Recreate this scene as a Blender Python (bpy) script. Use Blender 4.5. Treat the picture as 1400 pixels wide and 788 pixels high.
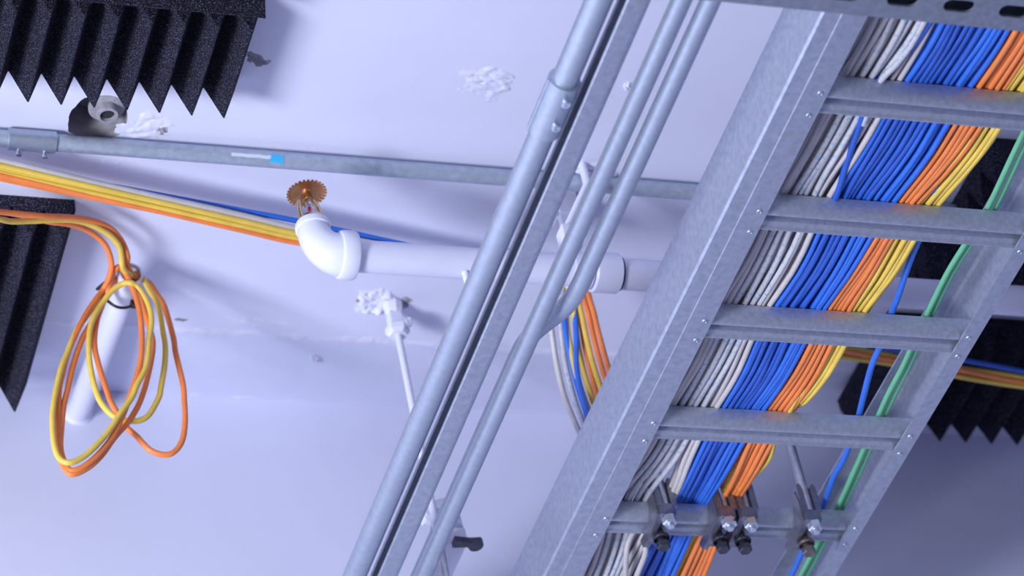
import bpy, bmesh, math, random
from mathutils import Vector, Matrix, noise

random.seed(7)
for o in list(bpy.data.objects):
    bpy.data.objects.remove(o)
scene = bpy.context.scene
col = scene.collection

# ------------------------------------------------------------------ camera
# camera stands at the world origin, 1.5 m above the floor, looking up at the ceiling
RX = Vector((0.9424, -0.2863, -0.1731))      # right
RU = Vector((-0.0618, -0.6575, 0.7510))      # up
RF = Vector((0.3288, 0.6970, 0.6373))        # forward
RF.normalize(); RX = (RX - RF * RX.dot(RF)).normalized(); RU = RX.cross(RF).normalized()
FPX = 4319.0
cam_d = bpy.data.cameras.new('camera'); cam = bpy.data.objects.new('camera', cam_d); col.objects.link(cam)
cam.matrix_world = Matrix(((RX.x, RU.x, -RF.x, 0), (RX.y, RU.y, -RF.y, 0), (RX.z, RU.z, -RF.z, 0), (0, 0, 0, 1)))
cam_d.sensor_width = 36.0
cam_d.lens = 36.0 * FPX / 1400
cam_d.clip_start = 0.05; cam_d.clip_end = 50
cam_d.dof.use_dof = True; cam_d.dof.focus_distance = 3.02; cam_d.dof.aperture_fstop = 6.0
scene.camera = cam

# ------------------------------------------------------------------ light
scene.view_settings.view_transform = 'Standard'; scene.view_settings.look = 'None'
scene.view_settings.exposure = -0.07; scene.view_settings.gamma = 1.0
scene.view_settings.use_curve_mapping = False
world = bpy.data.worlds.new('world'); scene.world = world; world.use_nodes = True
bg = world.node_tree.nodes['Background']
bg.inputs['Color'].default_value = (0.72, 0.79, 1.0, 1); bg.inputs['Strength'].default_value = 0.30

def area(name, loc, target, size, size_y, power, color):
    d = bpy.data.lights.new(name, 'AREA'); d.shape = 'RECTANGLE'; d.size = size; d.size_y = size_y
    d.energy = power; d.color = color
    o = bpy.data.objects.new(name, d); col.objects.link(o); o.location = loc
    o.rotation_euler = (Vector(target) - Vector(loc)).to_track_quat('-Z', 'Y').to_euler()
    return o
# soft key light from low on the left side of the room
area('left_key_light', (-1.15, 1.35, 0.60), (0.95, 2.35, 2.2), 0.55, 0.7, 84, (0.90, 0.93, 1.0))
area('front_fill_light', (-0.6, -2.4, 0.2), (1.2, 2.3, 2.0), 2.2, 1.4, 24, (0.84, 0.90, 1.0))  # added fill from behind the camera, no window known there

# ------------------------------------------------------------------ pixel <-> place
def ray(px, py):
    return RX * ((px - 700) / FPX) + RU * ((394 - py) / FPX) + RF
def onz(px, py, z):
    r = ray(px, py); return r * (z / r.z)
def ony(px, py, y):
    r = ray(px, py); return r * (y / r.y)

CE = 2.22          # ceiling
HL = 1.85          # underside of the cable ladder
YC = 2.53          # crack line where the ceiling meets the sloping strip
CZ2 = 2.265
YW = onz(430, 550, CZ2).y   # back wall
FL = -1.5

# ------------------------------------------------------------------ materials
def mat(name, color, rough=0.5, metal=0.0, nscale=None, namp=0.15, bump=0.0, bscale=None, spec=0.5, stretch=None, speck=None):
    m = bpy.data.materials.new(name); m.use_nodes = True
    nt = m.node_tree; b = nt.nodes['Principled BSDF']
    b.inputs['Roughness'].default_value = rough; b.inputs['Metallic'].default_value = metal
    b.inputs['Specular IOR Level'].default_value = spec
    b.inputs['Base Color'].default_value = (*color, 1)
    tc = nt.nodes.new('ShaderNodeTexCoord'); mp = nt.nodes.new('ShaderNodeMapping')
    nt.links.new(tc.outputs['Object'], mp.inputs['Vector'])
    if stretch: mp.inputs['Scale'].default_value = stretch
    if nscale:
        n = nt.nodes.new('ShaderNodeTexNoise'); n.inputs['Scale'].default_value = nscale; n.inputs['Detail'].default_value = 6
        n.inputs['Roughness'].default_value = 0.6
        nt.links.new(mp.outputs['Vector'], n.inputs['Vector'])
        r = nt.nodes.new('ShaderNodeValToRGB')
        r.color_ramp.elements[0].position = 0.32; r.color_ramp.elements[1].position = 0.68
        r.color_ramp.elements[0].color = (*[c * (1 - namp) for c in color], 1)
        r.color_ramp.elements[1].color = (*[min(1, c * (1 + namp)) for c in color], 1)
        nt.links.new(n.outputs['Fac'], r.inputs['Fac'])
        out = r.outputs['Color']
        if speck:
            sc, thr, scol = speck
            v = nt.nodes.new('ShaderNodeTexNoise'); v.inputs['Scale'].default_value = sc; v.inputs['Detail'].default_value = 3
            nt.links.new(tc.outputs['Object'], v.inputs['Vector'])
            rr = nt.nodes.new('ShaderNodeValToRGB'); rr.color_ramp.elements[0].position = thr; rr.color_ramp.elements[1].position = thr + 0.08
            nt.links.new(v.outputs['Fac'], rr.inputs['Fac'])
            mx = nt.nodes.new('ShaderNodeMixRGB'); mx.inputs['Color2'].default_value = (*scol, 1)
            nt.links.new(rr.outputs['Color'], mx.inputs['Fac']); nt.links.new(out, mx.inputs['Color1'])
            out = mx.outputs['Color']
        nt.links.new(out, b.inputs['Base Color'])
    if bump:
        n2 = nt.nodes.new('ShaderNodeTexNoise'); n2.inputs['Scale'].default_value = bscale or 60; n2.inputs['Detail'].default_value = 5
        nt.links.new(mp.outputs['Vector'], n2.inputs['Vector'])
        bp = nt.nodes.new('ShaderNodeBump'); bp.inputs['Strength'].default_value = bump; bp.inputs['Distance'].default_value = 0.004
        nt.links.new(n2.outputs['Fac'], bp.inputs['Height']); nt.links.new(bp.outputs['Normal'], b.inputs['Normal'])
    return m

WALL = (0.665, 0.685, 0.875)
M = {
 'ceiling': mat('ceiling_paint', WALL, 0.55, 0, 5, 0.025, 0.12, 22),
 'wall': mat('wall_paint', WALL, 0.55, 0, 5, 0.025, 0.10, 22),
 'strip': mat('strip_paint', WALL, 0.6, 0, 7, 0.04, 0.25, 35),
 'floor': mat('floor_concrete', (0.42, 0.42, 0.47), 0.7, 0, 6, 0.1),
 'plaster': mat('rough_plaster', (0.70, 0.71, 0.89), 0.6, 0, 60, 0.04, 0.35, 120),
 'hole': mat('bare_concrete', (0.30, 0.29, 0.35), 0.9, 0, 40, 0.2, 0.6, 90),
 'galv': mat('galvanized_steel', (0.45, 0.49, 0.595), 0.45, 0.80, 130, 0.13, 0.10, 320),
 'galv_pipe': mat('galvanized_conduit', (0.41, 0.465, 0.575), 0.46, 0.75, 160, 0.07, 0.05, 300),
 'galv_old': mat('weathered_conduit', (0.42, 0.48, 0.60), 0.50, 0.5, 120, 0.12, 0.12, 240),
 'rungm': mat('rung_steel', (0.46, 0.50, 0.62), 0.52, 0.75, 200, 0.12, 0.12, 400),
 'strut': mat('strut_steel', (0.26, 0.29, 0.38), 0.55, 0.6, 120, 0.14, 0.12, 250),
 'bright': mat('bright_zinc', (0.62, 0.68, 0.80), 0.28, 0.85, 60, 0.08),
 'rod': mat('threaded_steel', (0.55, 0.57, 0.63), 0.35, 0.9, 90, 0.15),
 'iron': mat('cast_iron', (0.22, 0.22, 0.28), 0.36, 0.8, 120, 0.2, 0.2, 300),
 'darkbolt': mat('black_oxide_steel', (0.07, 0.07, 0.10), 0.35, 0.7, 150, 0.3),
 'brownbolt': mat('aged_steel_bolt', (0.20, 0.17, 0.17), 0.4, 0.8, 150, 0.3),
 'bore_shade': mat('bore_shade_black', (0.02, 0.02, 0.03), 0.8),
 'wpipe': mat('white_painted_pipe', (0.66, 0.67, 0.85), 0.38, 0, 12, 0.04, 0.15, 60),
 'wfit': mat('white_painted_fitting', (0.70, 0.72, 0.88), 0.30, 0, 12, 0.02, 0.1, 40),
 'brass': mat('brass', (0.66, 0.50, 0.33), 0.28, 0.9, 80, 0.15),
 'copper': mat('copper_bronze', (0.50, 0.24, 0.11), 0.32, 0.85, 90, 0.2),
 'redglass': mat('red_glass_bulb', (0.70, 0.02, 0.04), 0.1),
 'foam': mat('charcoal_acoustic_foam', (0.016, 0.016, 0.030), 1.0, 0, 300, 0.35, 0.9, 900, spec=0.1, speck=(1100, 0.58, (0.26, 0.26, 0.42))),
 'blacktie': mat('black_nylon', (0.012, 0.012, 0.016), 0.35),
 'tapew': mat('white_tape', (0.62, 0.68, 0.82), 0.4),
 'tapeb': mat('blue_tape', (0.05, 0.45, 0.85), 0.4),
 'pencil': mat('pencil_mark', (0.35, 0.34, 0.42), 0.8),
 'blue': mat('blue_cable_jacket', (0.021, 0.098, 0.52), 0.38, 0, 40, 0.10),
 'blue2': mat('bright_blue_cable_jacket', (0.028, 0.15, 0.70), 0.38, 0, 40, 0.10),
 'orange': mat('orange_cable_jacket', (0.82, 0.23, 0.06), 0.42, 0, 40, 0.10),
 'yellow': mat('yellow_cable_jacket', (0.76, 0.54, 0.09), 0.42, 0, 40, 0.10),
 'green': mat('green_cable_jacket', (0.13, 0.45, 0.26), 0.42, 0, 40, 0.08),
 'white': mat('grey_white_cable_jacket', (0.53, 0.50, 0.53), 0.42, 0, 40, 0.08),
 'whiteb': mat('white_cable_with_blue_marks', (0.54, 0.54, 0.60), 0.42, 0, 40, 0.06, speck=(260, 0.55, (0.28, 0.42, 0.60))),
}

# ------------------------------------------------------------------ mesh helpers
org = {}
class MB:
    def __init__(s): s.v = []; s.f = []
    def add(s, vs, fs):
        n = len(s.v); s.v += [Vector(v) for v in vs]; s.f += [tuple(i + n for i in f) for f in fs]; return s
    def box(s, a, b, bev=0.0):
        x0, y0, z0 = a; x1, y1, z1 = b
        if bev <= 0:
            vs = [(x0,y0,z0),(x1,y0,z0),(x1,y1,z0),(x0,y1,z0),(x0,y0,z1),(x1,y0,z1),(x1,y1,z1),(x0,y1,z1)]
            return s.add(vs, [(0,3,2,1),(4,5,6,7),(0,1,5,4),(1,2,6,5),(2,3,7,6),(3,0,4,7)])
        bm = bmesh.new(); bmesh.ops.create_cube(bm, size=1)
        for v in bm.verts:
            v.co = Vector(((x0+x1)/2 + v.co.x*(x1-x0), (y0+y1)/2 + v.co.y*(y1-y0), (z0+z1)/2 + v.co.z*(z1-z0)))
        bmesh.ops.bevel(bm, geom=list(bm.edges), offset=bev, segments=2, profile=0.7, affect='EDGES')
        bm.verts.index_update()
        s.add([v.co.copy() for v in bm.verts], [[v.index for v in f.verts] for f in bm.faces]); bm.free(); return s
    def prism(s, prof, axis, a0, a1, cuts=1):
        # prof: list of 2D points; axis 'x' -> prof=(y,z); 'y' -> prof=(x,z); 'z' -> prof=(x,y)
        def p3(p, a):
            return {'x': (a, p[0], p[1]), 'y': (p[0], a, p[1]), 'z': (p[0], p[1], a)}[axis]
        n = len(prof); vs = []; fs = []
        for k in range(cuts + 1):
            a = a0 + (a1 - a0) * k / cuts
            vs += [p3(p, a) for p in prof]
        for k in range(cuts):
            for i in range(n):
                j = (i + 1) % n
                fs.append((k*n+i, k*n+j, (k+1)*n+j, (k+1)*n+i))
        fs.append(tuple(range(n))); fs.append(tuple(reversed(range(cuts*n, cuts*n+n))))
        return s.add(vs, fs)
    def tube(s, pts, r, seg=10, caps=True, inner=None):
        pts = [Vector(p) for p in pts]; n = len(pts)
        rr = r if isinstance(r, (list, tuple)) else [r]*n
        t = (pts[1]-pts[0]).normalized()
        u = t.orthogonal().normalized(); vs = []; fs = []
        for i in range(n):
            if i == 0: t2 = (pts[1]-pts[0])
            elif i == n-1: t2 = (pts[-1]-pts[-2])
            else: t2 = (pts[i+1]-pts[i-1])
            if t2.length < 1e-9: t2 = t
            t2 = t2.normalized()
            u = (u - t2*u.dot(t2)).normalized(); w = t2.cross(u)
            for k in range(seg):
                a = 2*math.pi*k/seg
                vs.append(pts[i] + (u*math.cos(a) + w*math.sin(a))*rr[i])
        for i in range(n-1):
            for k in range(seg):
                k2 = (k+1) % seg
                fs.append((i*seg+k, i*seg+k2, (i+1)*seg+k2, (i+1)*seg+k))
        if caps:
            fs.append(tuple(reversed(range(seg)))); fs.append(tuple(range((n-1)*seg, n*seg)))
        return s.add(vs, fs)
    def lathe(s, prof, origin, axis=(0,0,1), seg=32, closed=True):
        # prof: (radius, height) along axis
        ax = Vector(axis).normalized(); u = ax.orthogonal().normalized(); w = ax.cross(u); o = Vector(origin)
        n = len(prof); vs = []; fs = []
        for k in range(seg):
            a = 2*math.pi*k/seg; d = u*math.cos(a)+w*math.sin(a)
            vs += [o + d*r + ax*h for r, h in prof]
        for k in range(seg):
            k2 = (k+1) % seg
            for i in range(n-1):
                fs.append((k*n+i, k2*n+i, k2*n+i+1, k*n+i+1))
        return s.add(vs, fs)
    def hexa(s, c, axis, r, h, bev=0.15):
        return s.lathe([(0.0001,0),(r*(1-bev),0),(r,h*bev),(r,h*(1-bev)),(r*(1-bev),h),(0.0001,h)], c, axis, 6)
    def build(s, name, m, parent=None, smooth=None, base=None):
        if base is None:
            if parent is not None: base = org[parent.name_full]
            else:
                xs = [v.x for v in s.v]; ys = [v.y for v in s.v]; zs = [v.z for v in s.v]
                base = Vector(((min(xs)+max(xs))/2, (min(ys)+max(ys))/2, min(zs)))
        base = Vector(base)
        me = bpy.data.meshes.new(name); me.from_pydata([v-base for v in s.v], [], s.f); me.validate(); me.update()
        bm = bmesh.new(); bm.from_mesh(me); bmesh.ops.remove_doubles(bm, verts=bm.verts, dist=1e-6)
        bmesh.ops.recalc_face_normals(bm, faces=bm.faces)
        if smooth is not None:
            for f in bm.faces: f.smooth = True
            for e in bm.edges:
                if len(e.link_faces) == 2 and e.calc_face_angle(0) > math.radians(smooth): e.smooth = False
        bm.to_mesh(me); bm.free()
        me.materials.append(m)
        o = bpy.data.objects.new(name, me); col.objects.link(o)
        if parent is not None:
            o.parent = parent; o.location = base - org[parent.name_full]
        else: o.location = base
        org[o.name_full] = base
        return o

def tag(o, label=None, cat=None, group=None, kind=None):
    if label: o['label'] = label
    if cat: o['category'] = cat
    if group: o['group'] = group
    if kind: o['kind'] = kind
    return o
def empty(name, loc, label, cat, group=None):
    o = bpy.data.objects.new(name, None); col.objects.link(o); o.location = loc; o.empty_display_size = 0.02
    org[o.name_full] = Vector(loc); return tag(o, label, cat, group)
def copy_tree(o, parent=None, shift=None):
    c = o.copy(); col.objects.link(c)
    if parent: c.parent = parent
    if shift is not None: c.location = o.location + Vector(shift)
    org[c.name_full] = org[o.name_full] + (Vector(shift) if shift is not None else Vector())
    for ch in list(o.children):
        copy_tree(ch, c)
    return c

def catmull(pts, n=8):
    pts = [Vector(p) for p in pts]
    P = [pts[0]*2-pts[1]] + pts + [pts[-1]*2-pts[-2]]; out = []
    for i in range(1, len(P)-2):
        p0, p1, p2, p3 = P[i-1:i+3]
        for k in range(n):
            t = k/n
            out.append(0.5*((2*p1)+(-p0+p2)*t+(2*p0-5*p1+4*p2-p3)*t*t+(-p0+3*p1-3*p2+p3)*t**3))
    out.append(pts[-1]); return out

# ------------------------------------------------------------------ room shell
hole_c = onz(134, 163, CE); hole_r = 0.030
def make_ceiling():
    # flat ceiling with one ragged hole
    bm = bmesh.new()
    outer = [bm.verts.new(p) for p in [(-2.5,-3,CE),(4.2,-3,CE),(4.2,YC,CE),(-2.5,YC,CE)]]
    es = [bm.edges.new((outer[i], outer[(i+1)%4])) for i in range(4)]
    N = 40; ring = []
    for k in range(N):
        a = 2*math.pi*k/N
        r = hole_r*(1+0.13*noise.noise(Vector((math.cos(a)*1.7, math.sin(a)*1.7, 3))) + 0.05*noise.noise(Vector((math.cos(a)*6, math.sin(a)*6, 9))))
        ring.append(bm.verts.new((hole_c.x+math.cos(a)*r*1.0, hole_c.y+math.sin(a)*r*1.1, CE)))
    es += [bm.edges.new((ring[i], ring[(i+1)%N])) for i in range(N)]
    bmesh.ops.triangle_fill(bm, use_beauty=True, edges=es, normal=(0,0,-1))
    rc = [v.co.copy() for v in ring]
    bm.verts.index_update()
    mb = MB(); mb.add([v.co.copy() for v in bm.verts], [[v.index for v in f.verts] for f in bm.faces]); bm.free()
    o = mb.build('ceiling', M['ceiling']); tag(o, kind='structure')
    # pocket above the hole
    w = MB(); n = len(rc); vs = list(rc)+[p+Vector((0,0,0.05)) for p in rc]
    w.add(vs, [(i,(i+1)%n,(i+1)%n+n,i+n) for i in range(n)]+[tuple(range(n,2*n))])
    h = w.build('ceiling_pocket', M['hole'], parent=o, smooth=60)
    return o
make_ceiling()
# the strip between the ceiling crack and the wall rises slightly
mb = MB(); mb.add([(-2.5,YC,CE),(4.2,YC,CE),(4.2,YW,CZ2),(-2.5,YW,CZ2)], [(0,1,2,3)])
tag(mb.build('trim_1', M['strip']), kind='structure')
mb = MB(); mb.add([(-2.5,YW,FL),(4.2,YW,FL),(4.2,YW,CZ2),(-2.5,YW,CZ2)], [(0,1,2,3)])
tag(mb.build('wall_back', M['wall']), kind='structure')
mb = MB(); mb.add([(4.2,-3,FL),(4.2,YW,FL),(4.2,YW,CZ2),(4.2,-3,CZ2)], [(0,1,2,3)])
tag(mb.build('wall_right', M['wall']), kind='structure')
mb = MB(); mb.add([(-2.5,-3,FL),(4.2,-3,FL),(4.2,YW,FL),(-2.5,YW,FL)], [(0,1,2,3)])
tag(mb.build('floor', M['floor']), kind='structure')

def rough_bead(name, p0, p1, w, h, seed, nx=360):
    # an irregular plaster bead between two points (along x)
    mb = MB(); vs = []; fs = []; K = 6
    p0 = Vector(p0); p1 = Vector(p1)
    for i in range(nx+1):
        c = p0.lerp(p1, i/nx); s = c.x*90
        a = max(0.12, 0.55+0.8*noise.noise(Vector((s*0.25, seed, 0)))+0.5*noise.noise(Vector((s, seed, 5))))
        for k in range(K+1):
            t = k/K
            vs.append((c.x, c.y+(t-0.5)*w*(0.7+a*0.6)+0.3*w*noise.noise(Vector((s*0.4, seed, 8))), c.z+0.0005-math.sin(math.pi*t)*h*a*(1+0.5*noise.noise(Vector((s*2, t*4, seed))))))
    for i in range(nx):
        for k in range(K):
            fs.append((i*(K+1)+k, (i+1)*(K+1)+k, (i+1)*(K+1)+k+1, i*(K+1)+k+1))
    mb.add(vs, fs); return mb.build(name, M['plaster'], smooth=50)
tag(rough_bead('trim_2', (0.2,YC,CE), (2.4,YC,CE), 0.012, 0.0022, 3), kind='structure')
tag(rough_bead('trim_3', (0.2,YW-0.004,CZ2), (2.6,YW-0.004,CZ2), 0.009, 0.003, 11), kind='structure')

def patch(name, px, py, wpx, hpx, h, seed, label, rot=0.0, z=CE, N=64, rag=0.5, m='plaster'):
    c = onz(px, py, z); sx = wpx/1330/2; sy = hpx/1330/0.66/2
    mb = MB(); vs = []; fs = []; idx = {}
    ca, sa = math.cos(rot), math.sin(rot)
    keep = {}
    for i in range(N+1):
        for j in range(N+1):
            u = (i/N*2-1)*1.35; v = (j/N*2-1)*1.35
            rr = math.hypot(u, v)
            e = 1 - rr + rag*noise.noise(Vector((u*1.6, v*1.6, seed))) + rag*0.25*noise.noise(Vector((u*5, v*5, seed+4)))
            rid = abs(noise.noise(Vector((u*2.0, v*4.0, seed+9))))
            hh = 0.8*h*(min(1, max(0, e)*2.2))*(0.25+1.3*rid+0.16*noise.noise(Vector((u*7, v*7, seed+2))))
            keep[i, j] = e > -0.03
            idx[i, j] = len(vs)
            X = u*sx; Y = v*sy
            vs.append((c.x+X*ca-Y*sa, c.y+X*sa+Y*ca, z+0.0004-max(hh, 0)))
    for i in range(N):
        for j in range(N):
            if keep[i,j] and keep[i+1,j] and keep[i,j+1] and keep[i+1,j+1]:
                fs.append((idx[i,j], idx[i+1,j], idx[i+1,j+1], idx[i,j+1]))
    used = sorted({k for f in fs for k in f}); rem = {k: n for n, k in enumerate(used)}
    mb.add([vs[k] for k in used], [tuple(rem[k] for k in f) for f in fs])
    o = mb.build(name, M[m], smooth=40); return tag(o, label, 'plaster patch')
patch('plaster_patch', 662, 112, 92, 42, 0.0045, 1.3, 'rough white plaster smear on the open ceiling left of the upright conduits', 0.25)
patch('plaster_patch', 515, 413, 76, 38, 0.009, 5.1, 'crumbly plaster patch around the rod anchor below the white pipe', 0.1)
patch('plaster_patch', 205, 176, 76, 46, 0.0022, 9.7, 'smooth white plaster patch right of the ceiling hole, over the thin conduit', 0.0)
patch('plaster_patch', 818, 236, 66, 36, 0.009, 12.4, 'bright plaster patch behind the two right-hand conduits at the pipe hanger', 0.2)
patch('plaster_patch', 352, 82, 38, 14, 0.003, 17.2, 'small grey plaster chip right beside the upper foam panel', 0.5, m='hole')
patch('plaster_patch', 352, 440, 120, 14, 0.0022, 23.2, 'long thin flaked plaster streak along the ceiling crack', 0.0)
patch('plaster_patch', 430, 489, 34, 10, 0.003, 31.0, 'tiny diagonal plaster nick on the strip under the rod anchor', 0.9, z=CE+0.012)
patch('plaster_patch', 150, 222, 40, 8, 0.002, 27.0, 'tiny plaster flake between the thin conduit and the cable run', 0.0)
patch('plaster_patch', 858, 117, 12, 10, 0.008, 41.0, 'small white filled drill hole seen between the two middle conduits', 0.0)

patch('plaster_patch', 494, 409, 16, 15, 0.003, 51.0, 'dark broken pit at the left end of the anchor patch', 0.0, m='hole')
patch('plaster_patch', 552, 414, 26, 22, 0.003, 55.0, 'dark cavity at the right end of the anchor patch', 0.6, m='hole')  # dark colour stands in for the shade of a hollow
patch('plaster_patch', 130, 446, 90, 3, 0.0012, 61.0, 'long dark crack in the ceiling behind the coiled cables', 0.0, m='hole')
patch('plaster_patch', 246, 437, 26, 5, 0.002, 66.0, 'short row of dark plaster pits right of the hanging coil', 0.0, m='hole')
patch('plaster_patch', 222, 178, 16, 12, 0.003, 71.0, 'small dark pit in the smear beside the ceiling hole', 0.0, m='hole')

# ------------------------------------------------------------------ acoustic foam panels
def foam(x0, x1, y0, y1, label, ridges='y', pitch=0.0325, anchor=None, tip=0.055, val=0.015):
    c0, c1 = (x0, x1) if ridges == 'y' else (y0, y1)
    top = CE - 0.0002
    if anchor == 'hi':
        n = max(1, round((c1-c0)/pitch)); c0 = c1 - n*pitch
    else:
        n = max(1, round((c1-c0)/pitch)); c1 = c0 + n*pitch
    prof = [(c0, top), (c0, CE-val)]
    for k in range(n):
        a = c0+k*pitch
        prof += [(a+pitch*0.5-0.0007, CE-tip), (a+pitch*0.5+0.0007, CE-tip), (a+pitch-0.0005, CE-val)]
        if k < n-1: prof.append((a+pitch+0.0005, CE-val))
    prof.append((c1, top))
    mb = MB(); mb2 = prof
    # cells so that the zigzag is never one concave n-gon
    def strip(prof, axis, a0, a1):
        vs = []; fs = []
        def p3(p, a): return (p[0], a, p[1]) if axis == 'y' else (a, p[0], p[1])
        inner = prof[1:-1]; K = len(inner)
        for a in (a0, a1):
            for p in inner: vs.append(p3(p, a))
            for p in inner: vs.append(p3((p[0], top), a))
        L = 2*K
        for i in range(K-1):
            fs.append((i, i+1, L+i+1, L+i))
            fs.append((K+i+1, K+i, L+K+i, L+K+i+1))
            fs.append((i, i+1, K+i+1, K+i)); fs.append((L+i, L+i+1, L+K+i+1, L+K+i))
        fs.append((0, K, L+K, L)); fs.append((K-1, 2*K-1, L+2*K-1, L+K-1))
        return vs, fs
    if ridges == 'y': vs, fs = strip(prof, 'y', y0, y1)
    else: vs, fs = strip(prof, 'x', x0, x1)
    mb.add(vs, fs)
    o = mb.build('acoustic_foam_panel', M['foam'])
    return tag(o, label, 'acoustic foam', 'charcoal wedge foam panels on the ceiling')
foam(0.764-0.0325*11, 0.764, 2.026, 2.147, 'charcoal wedge foam panel at upper left with seven spikes pointing down', 'y')
foam(0.40, 0.757, 2.024-0.0325*8, 2.024, 'charcoal foam panel whose edge strip crosses the very top left corner', 'x')
foam(0.640-0.033*8, 0.640, 2.337, 2.618, 'charcoal wedge foam panel behind the orange cable ends at the left edge', 'y', pitch=0.033)
foam(1.603, 1.603+0.0343*11, 2.425, 2.588, 'charcoal wedge foam panel at the right edge behind the ladder rail', 'y', pitch=0.0343)
foam(1.606, 1.98, 2.135, 2.135+0.036*3, 'charcoal foam panel with crosswise ridges seen below the second ladder rung at right', 'x', pitch=0.036)
foam(1.596, 1.98, 2.305, 2.305+0.0325*2, 'narrow charcoal foam strip seen between rungs just above the white pipe at right', 'x')

# ------------------------------------------------------------------ cable ladder
LX0 = 1.1645            # inner edge of the left flange
LX1 = 1.429             # inner edge of the right flange
YN, YF = 0.9, YW - 0.004
TOP = HL + 0.069
lad = empty('cable_ladder', (1.3, 2.0, HL), 'wide galvanized steel cable ladder with crosswise rungs carrying the coloured cables', 'cable ladder')
T = 0.0022
def rail(sgn, xin, fw, ch):
    # sgn -1: left rail, web on the low-x side; flange inner edge at xin
    def X(d): return xin + sgn*d
    fo = fw; w = fw + ch
    outer = [(X(0), HL), (X(fo), HL), (X(fo)+sgn*0.0006, HL+0.0012), (X(w-0.002), HL+0.0022), (X(w), HL+0.0045), (X(w), TOP-0.004), (X(w-0.003), TOP), (X(w-0.025), TOP)]
    inner = [(X(w-0.025), TOP-T), (X(w-0.004), TOP-T), (X(w-T), TOP-0.006), (X(w-T), HL+0.0075), (X(w-T-0.002), HL+0.0048), (X(fo), HL+T+0.001), (X(fo-0.001), HL+T), (X(0), HL+T)]
    mb = MB(); n = len(outer); prof = outer+inner[::-1]
    # quads across the thickness
    vs = []; fs = []
    for y in (YN, YF):
        vs += [(p[0], y, p[1]) for p in outer]; vs += [(p[0], y, p[1]) for p in inner[::-1]]
    N2 = 2*n
    for i in range(n-1):
        fs.append((i, i+1, N2+i+1, N2+i)); fs.append((n+i+1, n+i, N2+n+i, N2+n+i+1))
        fs.append((i, n+i, n+i+1, i+1)); fs.append((N2+i, N2+i+1, N2+n+i+1, N2+n+i))
    fs.append((0, N2, N2+n, n)); fs.append((n-1, 2*n-1, N2+2*n-1, N2+n-1))
    mb.add(vs, fs)
    return mb.build('side_rail', M['galv'], lad), w
rl, wl = rail(-1, LX0, 0.0235, 0.0175)
rr_, wr = rail(1, LX1, 0.0170, 0.0030)
RY = [1.756 + 0.1541*k for k in range(-4, 6)]
prof = [(-0.0150,0.0190)]
for k in range(1, 10):
    a = math.radians(10*k); prof.append((-0.0058-0.0092*math.cos(a), 0.0185-0.0180*math.sin(a)))
prof += [(-0.0044,0.0008),(-0.0034,0.0040),(-0.0030,0.0110),(-0.0010,0.0140),(0.0020,0.0135),(0.0042,0.0100),(0.0052,0.0060),(0.0066,0.0040),(0.0112,0.0028),(0.0133,0.0003),(0.0152,0.0010),(0.0155,0.0040),(0.0155,0.016),(0.0140,0.019)]
for i, y in enumerate(RY):
    vs = []; fs = []; n = len(prof)
    for x in (LX0-0.018, LX1+0.014):
        vs += [(x, y+p[0], HL+0.0026+p[1]) for p in prof]; vs += [(x, y+p[0], HL+0.0216) for p in prof]
    for k in range(n-1):
        fs.append((k, k+1, 2*n+k+1, 2*n+k)); fs.append((n+k+1, n+k, 3*n+k, 3*n+k+1))
        fs.append((k, n+k, n+k+1, k+1)); fs.append((2*n+k, 2*n+k+1, 3*n+k+1, 3*n+k))
    mb = MB(); mb.add(vs, fs)
    mb.build('rung', M['rungm'], lad, smooth=35)
# rivets where each rung meets the flanges
proto = None
for y in RY[3:]:
    for rail_o, xs in ((rl, (LX0-0.0075,)), (rr_, (LX1+0.0075,))):
        for dy in (-0.012, 0.016):
            x = xs[0] + random.uniform(-0.001, 0.001)
            mb = MB().lathe([(0.0001,-0.0008),(0.0010,-0.0008),(0.0013,-0.0012),(0.0024,-0.0010),(0.0030,0.0001)], (x, y+dy, HL-0.0001), (0,0,1), 14)
            mb.build('rivet', M['galv_pipe'], rail_o, smooth=40)

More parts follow.
